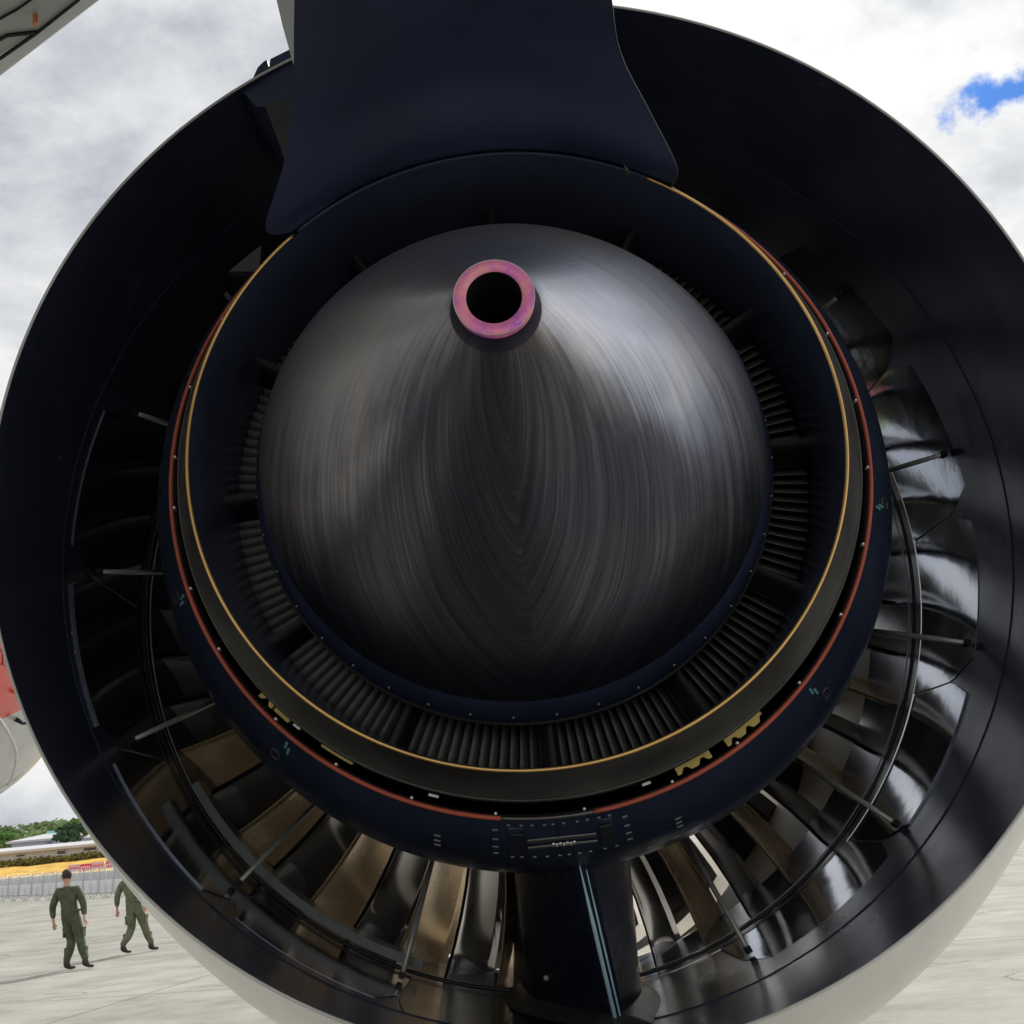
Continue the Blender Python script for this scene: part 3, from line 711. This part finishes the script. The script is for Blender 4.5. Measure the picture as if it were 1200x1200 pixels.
# outlet guide vanes and fan -----------------------------------------------------------
vr = new_obj('vane_hub', *revolve([(1.5, .965), (1.9, .90), (2.35, .80)], n=96), MT['black'], air)
def vane_mesh(name, m, back):
    mb = MB(); NR, NC = 7, 9; th = .007
    for lay in (0, 1):
        for i in range(NR):
            q = i/(NR-1); r = .90+.585*q
            sweep = .10*q*q
            for j in range(NC):
                c = j/(NC-1)                        # 0 trailing edge .. 1 leading edge
                y = 1.60+c*.44+sweep*.5
                z = (.158*(c**1.7))*(.75+.35*q)+.02*math.sin(q*PI)
                t_ = th*math.sin(PI*min(1, c*.9+.08))
                mb.v.append(Vector((r, y, z+(t_ if lay else -t_))))
    S = NR*NC
    for i in range(NR-1):
        for j in range(NC-1):
            a = i*NC+j; mb.f.append((a, a+1, a+1+NC, a+NC)); mb.f.append((S+a, S+a+NC, S+a+1+NC, S+a+1))
        a = i*NC; mb.f.append((a, a+NC, S+a+NC, S+a)); a = i*NC+NC-1; mb.f.append((a, S+a, S+a+NC, a+NC))
    me = bpy.data.meshes.new(name); me.from_pydata([tuple(v) for v in mb.v], [], mb.f); me.materials.append(m)
    me.polygons.foreach_set('use_smooth', [True]*len(me.polygons)); return me
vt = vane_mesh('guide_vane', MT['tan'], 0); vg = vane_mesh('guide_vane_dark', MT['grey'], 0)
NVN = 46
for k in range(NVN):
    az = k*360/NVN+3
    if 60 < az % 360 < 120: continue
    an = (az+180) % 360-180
    put('guide_vane', vt if (k % 2 and -172 < an < -8) else vg, vr, frame(0, az, 0))  # tan and dark copies: reflected ground light put into alternate lower vanes
fanh = new_obj('fan_hub', *revolve([(2.45, .62), (3.0, .52), (3.35, .25), (3.5, .001)], n=64), MT['navy'], air)
new_obj('hub_wall', *revolve([(2.3, .80), (2.45, .62)], n=64), MT['black'], fanh)
mb = MB(); NR = 8
for lay in (0, 1):
    for i in range(NR):
        q = i/(NR-1); r = .55+.875*q; stg = R_(30+32*q)
        for j in range(6):
            c = j/5-.5; L_ = .33+.08*math.sin(q*PI)
            y = 2.62+math.cos(stg)*c*L_; z = math.sin(stg)*c*L_*(.9+.35*q) + .03*(c*c)*4
            mb.v.append(Vector((r, y, z+(.006 if lay else -.006))))
S = NR*6
for i in range(NR-1):
    for j in range(5):
        a = i*6+j; mb.f.append((a, a+1, a+7, a+6)); mb.f.append((S+a, S+a+6, S+a+7, S+a+1))
    a = i*6; mb.f.append((a, a+6, S+a+6, S+a)); a = i*6+5; mb.f.append((a, S+a, S+a+6, a+6))
fbm = bpy.data.meshes.new('fan_blade'); fbm.from_pydata([tuple(v) for v in mb.v], [], mb.f); fbm.materials.append(MT['fan'])
fbm.polygons.foreach_set('use_smooth', [True]*len(fbm.polygons))
for k in range(20): put('fan_blade', fbm, fanh, frame(0, k*18+9))

# lower bifurcation -----------------------------------------------------------
def bif_pt(q, c, side):              # q 0 at the cowl .. 1 at the duct wall, c 0 trailing edge .. 1 forward
    te = P(.30, 1.0, -87.3)*(1-q) + P(.60, 1.46, -86.6, 1)*q
    fw = P(1.75, .93, -90.5)*(1-q) + P(1.8, 1.47, -90.5, 1)*q
    hw = K*(.012+.175*math.sin(min(1, c*1.9)*PI/2)**1.1)*(1-.08*q)
    p = te+(fw-te)*c; return p+Vector((side*hw, 0, 0))
V = []; Fc = []; NQ, NCC = 10, 22
for side in (-1, 1):
    for i in range(NQ+1):
        for j in range(NCC+1): V.append(bif_pt(i/NQ, j/NCC, side))
S = (NQ+1)*(NCC+1); W_ = NCC+1
for i in range(NQ):
    for j in range(NCC):
        a = i*W_+j; Fc.append((a, a+W_, a+W_+1, a+1)); Fc.append((S+a, S+a+1, S+a+W_+1, S+a+W_))
    a = i*W_; Fc.append((a, S+a, S+a+W_, a+W_)); a = i*W_+NCC; Fc.append((a, a+W_, S+a+W_, S+a))
bif = new_obj('lower_bifurcation', V, Fc, MT['cowl'], air, label='black fairing standing between core cowl and duct floor')
mb = MB(); mb.tube([bif_pt(q/12, 0, 0)+Vector((-.003, -.006, 0)) for q in range(0, 13)], [.0008+.0034*min(1, q/5) for q in range(13)], 8); mb.build('edge_sky_glint', MT['blue'], bif)  # blue strips stand in for sky reflected along the trailing edge
mb = MB(); mb.tube([bif_pt(q/12, 0, 0)+Vector((.0075, -.003, 0)) for q in range(1, 13)], [.0006+.0016*min(1, q/5) for q in range(1, 13)], 8); mb.build('edge_sky_glint', MT['blue'], bif)
# grey foot fairing round its base
V = []; Fc = []; N2 = 26
for j in range(N2+1):
    c = j/N2*.75
    for side in (-1, 1):
        p = bif_pt(.93, c, side); pw = bif_pt(1.0, c, side)+Vector((side*.055, -.04*(1-c), 0))
        V += [p+Vector((side*.001, 0, 0)), pw+Vector((0, 0, .006))]
for j in range(N2):
    a = j*4; Fc += [(a, a+4, a+5, a+1), (a+2, a+3, a+7, a+6)]
Fc.append((0, 1, 3, 2))
new_obj('foot_fairing', V, Fc, MT['foot'], bif)
for (x, y) in [(629, 1138), (719, 1133)]:
    d = ray(x, y); p = CAM+d*2.35
    pb = bif_pt(.78, .30, -1 if x < 660 else 1); MB().tube([pb, pb+Vector((0, -.012, 0))], .006, 6).build('fastener', MT['rod'], bif)

# pylon -----------------------------------------------------------
rows = []
def sect(L_, R__, arch):
    out = []
    for i in range(13):
        t = i/12; p = L_.lerp(R__, t); p = p+Vector((0, 0, arch*math.sin(PI*t))); out.append(p)
    return out
secs = []
secs.append([P(.9, .99, 131-(131-55)*i/12) for i in range(13)])
secs.append([P(-.0, .90, 131-(131-55)*i/12) for i in range(13)])
secs.append([P(-.165, .815, 131-(131-55)*i/12) for i in range(13)])
for (lx, ly), (rx, ry), Yk, arch in [((311, 268), (793, 195), 2.57, .205), ((333, 190), (762, 132), 2.45, .16), ((343, 110), (727, 62), 2.30, .09), ((345, 0), (715, -10), 2.08, .05), ((352, -150), (690, -170), 1.75, .02), ((380, -420), (650, -430), 1.3, .0), ((430, -800), (600, -800), .9, 0)]:
    secs.append(sect(at_y(lx, ly, Yk*K), at_y(rx, ry, Yk*K), arch*K))
ztop = CAMZ+3.0*K
fine = secs[:3]
for i in range(2, len(secs)-1):
    for q in range(1, 6):
        t = q/5; p0, p1, p2, p3 = secs[max(i-1, 2)], secs[i], secs[i+1], secs[min(i+2, len(secs)-1)]
        fine.append([.5*((2*b)+(c-a)*t+(2*a-5*b+4*c-d)*t*t+(3*b-a-3*c+d)*t**3) for a, b, c, d in zip(p0, p1, p2, p3)])
secs = fine
V = []; Fc = []
for sct in secs:
    xm = (sct[0].x+sct[-1].x)/2; hwt = min(.16*K, (sct[-1].x-sct[0].x)*.4)
    wv = (sct[-1]-sct[0]); zm = max(p.z for p in sct)+.04*K
    pr, pl = sct[-1]-wv*.34, sct[0]+wv*.34; pr.z = pl.z = zm
    V += sct + [pr, Vector((xm+hwt*.8, sct[-1].y, ztop)), Vector((xm-hwt*.8, sct[0].y, ztop)), pl]
W_ = 17
for i in range(len(secs)-1):
    for k in range(W_):
        k2 = (k+1) % W_; Fc.append((i*W_+k, i*W_+k2, (i+1)*W_+k2, (i+1)*W_+k))
Fc.append(tuple(range(W_))); Fc.append(tuple((len(secs)-1)*W_+k for k in range(W_-1, -1, -1)))
pyl = new_obj('pylon', V, Fc, MT['navy'], air, smooth=True, label='dark pylon fairing over the nozzle')
pyl.modifiers.new('e', 'EDGE_SPLIT').split_angle = R_(35)
for idx in (12,):
    MB().tube([s_[idx]+Vector((0, -.001, -.001)) for s_ in secs[1:]], .0011, 5).build('seam_line', MT['foot'], pyl)
# white flank of the pylon above the nozzle
def pxprism(name, pts, Y0, Y1, m, parent, grow=1.0, **k):
    a = [at_y(x, y, Y0) for x, y in pts]; b = [Vector((p.x, Y1, p.z)) for p in a]
    v, f = prism(a, b); return new_obj(name, v, f, m, parent, smooth=False, **k)
pxprism('pylon_fairing', [(318, -60), (324, 0), (331, 30), (340, 62), (345, 80), (372, 80), (372, -60)], 2.35*K, 4.6*K, MT['wingw'], pyl)
pxprism('nozzle_shoulder', [(284, 106), (294, 99), (297, 90), (302, 79), (309, 72), (313, 70), (315, 79), (317, 69), (335, 60), (350, 53), (350, 125), (300, 125)], 2.83*K, 3.3*K, MT['navy'], duct)
pxprism('wall_glint_patch', [(311, 124), (346, 112), (343, 140), (334, 188)], 2.66*K, 2.70*K, MT['patch'], duct)  # added triangles that paint small reflections beside the pylon
pxprism('wall_glint_patch', [(268, 318), (306, 287), (304, 318)], 2.72*K, 2.75*K, MT['patch'], duct)
pxprism('pylon_clip', [(731, 191), (737, 199), (738, 201), (733, 200)], 2.58*K, 2.60*K, MT['foot'], pyl)

# wing -----------------------------------------------------------
zw = CAMZ+2.9*K
le0 = at_z(0, 88, zw); le1 = at_z(115, 0, zw); ld = (le1-le0).normalized()     # leading edge, swept back away from the fuselage
def le(x): return le0 + ld*((x-le0.x)/ld.x)
xi, xo = -5.2, 11.0
def chord(x): return 5.6 + (2.0-5.6)*(x-xi)/(xo-xi)
V = []; Fc = []; NX, NY = 24, 14
for lay in (0, 1):
    for i in range(NX+1):
        x = xi+(xo-xi)*i/NX; l = le(x); c = chord(x)
        for j in range(NY+1):
            t = j/NY; th = .09*c*(math.sqrt(t)*1.2*(1-t)+.02)
            V.append((l.x, l.y-t*c, zw + max(0, x)*.07 + (th*1.2 if lay else -th*.35)))
S = (NX+1)*(NY+1); W_ = NY+1
for i in range(NX):
    for j in range(NY):
        a = i*W_+j; Fc.append((a, a+1, a+W_+1, a+W_)); Fc.append((S+a, S+a+W_, S+a+W_+1, S+a+1))
    a = i*W_; Fc.append((a, a+W_, S+a+W_, S+a)); a = i*W_+NY; Fc.append((a, S+a, S+a+W_, a+W_))
a = 0
for j in range(NY): Fc.append((j, S+j, S+j+1, j+1)); a = NX*W_+j; Fc.append((a, a+1, S+a+1, S+a))
wing = new_obj('wing', V, Fc, MT['wingw'], air, label='pale grey underside of the swept wing')
def wing_pt(px, py, dz=-.0): return at_z(px, py, zw+dz)
def wing_prism(name, pts, z0, z1, m, parent):
    a = [at_z(x, y, zw+z0) for x, y in pts]; b = [Vector((p.x, p.y, zw+z1)) for p in a]
    v, f = prism(a, b); return new_obj(name, v, f, m, parent, smooth=False)
slat = wing_prism('slat', [(-160, 210), (0, 88), (115, 0), (260, -120), (220, -160), (93, -6), (-2, 60), (-190, 190)], -.19, -.10, MT['wingw'], wing)
wing_prism('wing_panel', [(-200, 180), (-3, 66), (40, 38), (91, 0), (150, -60), (60, -260), (-300, 60)], -.215, -.15, MT['panel'], wing)
for pts in ([(-6, 72), (0, 69), (43, 39), (94, -1), (94, 1), (43, 41.5), (0, 71.5)], [(-2, 47), (8, 42), (42, 38), (41, 40.5), (9, 44), (-2, 50)], [(-2, 24), (20, 12), (40, -2), (40, -1), (20, 13), (-2, 25)]):
    wing_prism('panel_seam', pts, -.222, -.214, MT['seam'], wing)
wing_prism('marker_light', [(38, 28), (41, 26), (44, 27), (44, 30), (40, 31)], -.24, -.214, MT['amber'], wing)

# fuselage -----------------------------------------------------------
fx, fz = -5.75, 3.86; FR = 1.78; ytip = 11.7
V = []; Fc = []; NS, NA = 60, 72; fm = []
def fus(yb):                         # distance back from the nose tip -> radius, centre drop
    t = min(1, yb/4.2); r = FR*(1-(1-t)**2.1)**.62; return r, -.45*(1-t)**2
for i in range(NS+1):
    yb = 4.2*(i/30)**2.0 if i <= 30 else 4.2+(i-30)*.62
    r, dz = fus(yb)
    for k in range(NA):
        a = 2*PI*k/NA; V.append((fx+r*math.cos(a), ytip-yb, fz+dz+r*1.04*math.sin(a)))
for i in range(NS):
    for k in range(NA): Fc.append((i*NA+k, i*NA+(k+1) % NA, (i+1)*NA+(k+1) % NA, (i+1)*NA+k))
fus_o = new_obj('fuselage', V, Fc, [fus_mat()], air, label='rounded nose of the fuselage, red above a grey belly')
def fus_hit(x, y):
    d = ray(x, y); t = 5
    while t < 16:
        p = CAM+d*t; yb = ytip-p.y
        if yb > 0:
            r_, dz = fus(yb)
            if math.hypot(p.x-fx, (p.z-fz-dz)/1.04) < r_: return p
        t += .004
for (x, y) in [(22, 812), (19, 843)]:
    p = fus_hit(x, y)
    if p:
        mb = MB(); nrm = Vector((p.x-fx, -.2, p.z-fz)).normalized()
        mb.tube([p-nrm*.02, p+nrm*.07, p+nrm*.085+Vector((.03, .10, .02))], [.022, .014, .008], 6).tube([p+nrm*.07, p+nrm*.08+Vector((-.01, -.06, .03))], [.012, .006], 6)
        mb.build('air_probe', MT['seam'], fus_o)
lines = [((0, 762), (8, 764)), ((1, 778), (9, 780)), ((3, 762), (3, 779)), ((7, 764), (8, 780))]
for a_, b_ in lines:
    pa, pb = fus_hit(*a_), fus_hit(*b_)
    if pa and pb: MB().tube([pa, pb], .006, 5).build('port_marking', MT['redk'], fus_o)
pts_ = [fus_hit(*q) for q in ((-4, 838), (2, 846), (9, 857), (15, 868), (19, 880), (19, 893), (16, 906), (9, 920), (1, 931))]
pts_ = [p for p in pts_ if p]
if len(pts_) > 2: MB().tube(pts_, .012, 5).build('belly_glint_line', MT['wingw'], fus_o)  # white line paints the reflection along the belly seam

# people ================================================================
SKINM = mat('skin', (.52, .28, .19), .55, var=.06); HAIR = mat('dark_hair', (.02, .014, .012), .7); BOOT = mat('black_boot', (.03, .028, .026), .45)
SUIT = mat('olive_flight_suit', (.066, .078, .040), .85, var=.45, scale=9, bump=1., bscale=11)
SUIT2 = mat('faded_olive_suit', (.12, .135, .075), .85, var=.35, scale=7, bump=.5, bscale=16)
def skin_mesh(name, chains, m, parent, sub=2):
    V, E, Rr = [], [], []; idx = {}
    for ch in chains:
        prev = None
        for (p, r) in ch:
            key = tuple(round(c, 4) for c in p)
            if key not in idx: idx[key] = len(V); V.append(p); Rr.append(r)
            i = idx[key]
            if prev is not None and prev != i: E.append((prev, i))
            prev = i
    me = bpy.data.meshes.new(name); me.from_pydata([tuple(v) for v in V], E, []); me.materials.append(m)
    o = bpy.data.objects.new(name, me); COL.objects.link(o)
    sk = o.modifiers.new('skin', 'SKIN'); sk.use_smooth_shade = True
    for i, d in enumerate(me.skin_vertices[0].data):
        r = Rr[i]; d.radius = r if isinstance(r, tuple) else (r, r)
    me.skin_vertices[0].data[0].use_root = True
    o.modifiers.new('sub', 'SUBSURF').levels = sub; o.modifiers['sub'].render_levels = sub
    attach(o, parent); return o
def person(label, loc, J, suit, head_turn):
    root = thing('person', label, 'person', loc)
    O = Vector(loc)
    j = {k: O+Vector(v) for k, v in J.items()}
    T = lambda *a: tuple(Vector(a))
    pel = j['pelvis']; chest = j['chest']; neck = j['neck']; head = j['head']
    mid = pel.lerp(chest, .5)
    body = [[(pel, .10), (mid, .10), (chest, .12), (neck, .062), (neck.lerp(head, .55), .060), (head+Vector((0, 0, -.02)), .078), (head+Vector((0, 0, .055)), .072)]]
    suit_ch = [[(pel, (.165, .125)), (mid, (.155, .12)), (chest, (.185, .135)), (neck+Vector((0, 0, -.05)), .105), (neck+Vector((0, 0, -.005)), .068)]]
    for s in 'LR':
        sh, el, wr, hp, kn, an, toe = (j[n+s] for n in ('sh', 'el', 'wr', 'hip', 'kn', 'an', 'toe'))
        hand = wr+(wr-el).normalized()*.09
        body.append([(chest, .12), (sh, .05), (el, .036), (wr, .026), (hand, .028)])
        # five short fingers rooted in the palm
        ax = (wr-el).normalized(); sd_ = Vector((.3, .95, 0)) if s == 'L' else Vector((.3, .95, 0)); sd_ = (sd_-ax*sd_.dot(ax)).normalized(); cur = ax.cross(sd_)
        for q, ln_ in ((-.03, .062), (-.01, .075), (.011, .07), (.03, .055)):
            f0 = hand+sd_*q; body.append([(hand, .028), (f0+ax*.03, .010), (f0+ax*(.03+ln_*.6)+cur*.012, .009), (f0+ax*(.02+ln_)+cur*.03, .008)])
        body.append([(hand, .028), (hand+sd_*.042+ax*.0+cur*.01, .011), (hand+sd_*.055+ax*.045+cur*.02, .009)])
        body.append([(pel, .10), (hp, .075), (kn, .05), (an, .032), (an+(toe-an)*.3+Vector((0, 0, -.01)), .02)])
        suit_ch.append([(chest, (.185, .135)), (sh, .092), (sh.lerp(el, .5), .078), (el, .068), (el.lerp(wr, .6), .058), (wr+(el-wr).normalized()*.02, .042)])
        suit_ch.append([(pel, (.155, .115)), (hp, .118), (hp.lerp(kn, .5), .108), (kn, .088), (kn.lerp(an, .5), .082), (an+Vector((0, 0, .10)), .068), (an+Vector((0, 0, .045)), .07)])
    b = skin_mesh('body', body, SKINM, root)
    skin_mesh('flight_suit', suit_ch, suit, root)
    for s in 'LR':
        an, toe = j['an'+s], j['toe'+s]; heel = an-(toe-an).normalized()*.045
        skin_mesh('boot', [[(Vector((an.x, an.y, an.z+.12)), .052), (Vector((an.x, an.y, an.z+.02)), .052), (Vector((an.x, an.y, max(.045, an.z-.04)))+(toe-an)*.25, (.05, .045)), (toe, (.042, .032))], [(Vector((an.x, an.y, an.z+.02)), .052), (Vector((heel.x, heel.y, max(.04, an.z-.05))), .04)]], BOOT, root)
    for s in 'LR':
        sg = 1 if s == 'R' else -1
        hp, kn = j['hip'+s], j['kn'+s]; q = hp.lerp(kn, .62)
        MB().box(q+Vector((.095*sg, 0, 0)), (.03, .13, .16)).box(q+Vector((.10*sg, 0, .07)), (.034, .14, .04)).build('pocket', suit, root, smooth=False)
        kn2 = kn.lerp(j['an'+s], .45); MB().box(kn2+Vector((.07*sg, 0, 0)), (.025, .10, .14)).build('pocket', suit, root, smooth=False)
    MB().tube([pel+Vector((math.cos(a_)*.168, math.sin(a_)*.132, .085)) for a_ in [k*PI/8 for k in range(16)]], .017, 6, closed=True).build('waistband', suit, root)
    # hair: cap over the back and top of the skull
    V = []; Fc = []; c = head+Vector((0, 0, .03)); n1_, n2_ = 10, 20; fwd = Vector(head_turn).normalized(); side = Vector((0, 0, 1)).cross(fwd)
    for i in range(n1_+1):
        for k in range(n2_):
            ph = 2*PI*k/n2_; low = PI*(.36 if math.cos(ph) > .35 else .68); th = low*i/n1_
            d = fwd*math.cos(ph)*math.sin(th)*.104+side*math.sin(ph)*math.sin(th)*.086+Vector((0, 0, 1))*math.cos(th)*.112
            V.append(c+d*(1+.03*mnoise.noise(d*40)))
    for i in range(n1_):
        for k in range(n2_): Fc.append((i*n2_+k, i*n2_+(k+1) % n2_, (i+1)*n2_+(k+1) % n2_, (i+1)*n2_+k))
    new_obj('hair', V, Fc, HAIR, root)
    # face: nose, ears and glasses on the turned head
    mb = MB(); f0 = c+Vector((0, 0, -.06)); mb.tube([f0+fwd*.075+Vector((0, 0, .03)), f0+fwd*.105, f0+fwd*.08+Vector((0, 0, -.012))], [.008, .014, .008], 6)
    for sg in (-1, 1): mb.tube([f0+side*sg*.078+Vector((0, 0, .03)), f0+side*sg*.088, f0+side*sg*.078+Vector((0, 0, -.03))], [.008, .014, .007], 6)
    mb.build('face_detail', SKINM, root)
    mb = MB()
    for sg in (-1, 1): mb.box(f0+fwd*.09+side*sg*.035+Vector((0, 0, .03)), (.03, .03, .028)).tube([f0+fwd*.09+side*sg*.06+Vector((0, 0, .035)), f0+side*sg*.086+Vector((0, 0, .03))], .004, 5)
    mb.build('glasses', BOOT, root)
    mb = MB(); mb.tube([neck+Vector((-.06, 0, .0)), neck+Vector((0, -.055, .015)), neck+Vector((.06, 0, .0)), neck+Vector((0, .06, -.01))], .018, 6, closed=True); mb.build('collar', mat('pale_collar', (.5, .48, .42), .8), root)
    return root
g1 = at_z(86, 1136.5, 0)
person('dark haired person in olive flight suit and glasses walking away, left one of the pair', (g1.x, g1.y, 0), dict(
    pelvis=(-.06, .0, .96), chest=(-.13, .0, 1.30), neck=(-.155, .02, 1.50), head=(-.17, .03, 1.655),
    shL=(-.31, .0, 1.40), elL=(-.40, -.04, 1.14), wrL=(-.385, -.02, .90), shR=(.055, .0, 1.41), elR=(.15, .06, 1.15), wrR=(.22, -.06, .92),
    hipL=(-.14, .0, .90), knL=(-.09, .12, .50), anL=(-.15, .05, .09), toeL=(-.03, .17, .04),
    hipR=(.02, .0, .90), knR=(.13, .0, .50), anR=(.27, -.12, .12), toeR=(.41, -.04, .045)), SUIT, (-.75, .5, 0))
g2 = at_z(161, 1117, 0)
person('person in faded olive flight suit striding, half hidden by the engine cowling', (g2.x, g2.y, 0), dict(
    pelvis=(-.07, .0, .96), chest=(-.15, .0, 1.30), neck=(-.16, .02, 1.50), head=(-.15, .03, 1.66),
    shL=(-.33, .0, 1.41), elL=(-.42, -.03, 1.16), wrL=(-.44, .02, .92), shR=(.03, .0, 1.42), elR=(.14, -.05, 1.19), wrR=(.18, -.10, .96),
    hipL=(-.14, .0, .90), knL=(-.14, .05, .50), anL=(-.26, -.1, .12), toeL=(-.13, .02, .045),
    hipR=(.0, .0, .90), knR=(.10, .14, .52), anR=(.22, .18, .10), toeR=(.36, .26, .055)), SUIT2, (.5, .8, 0))
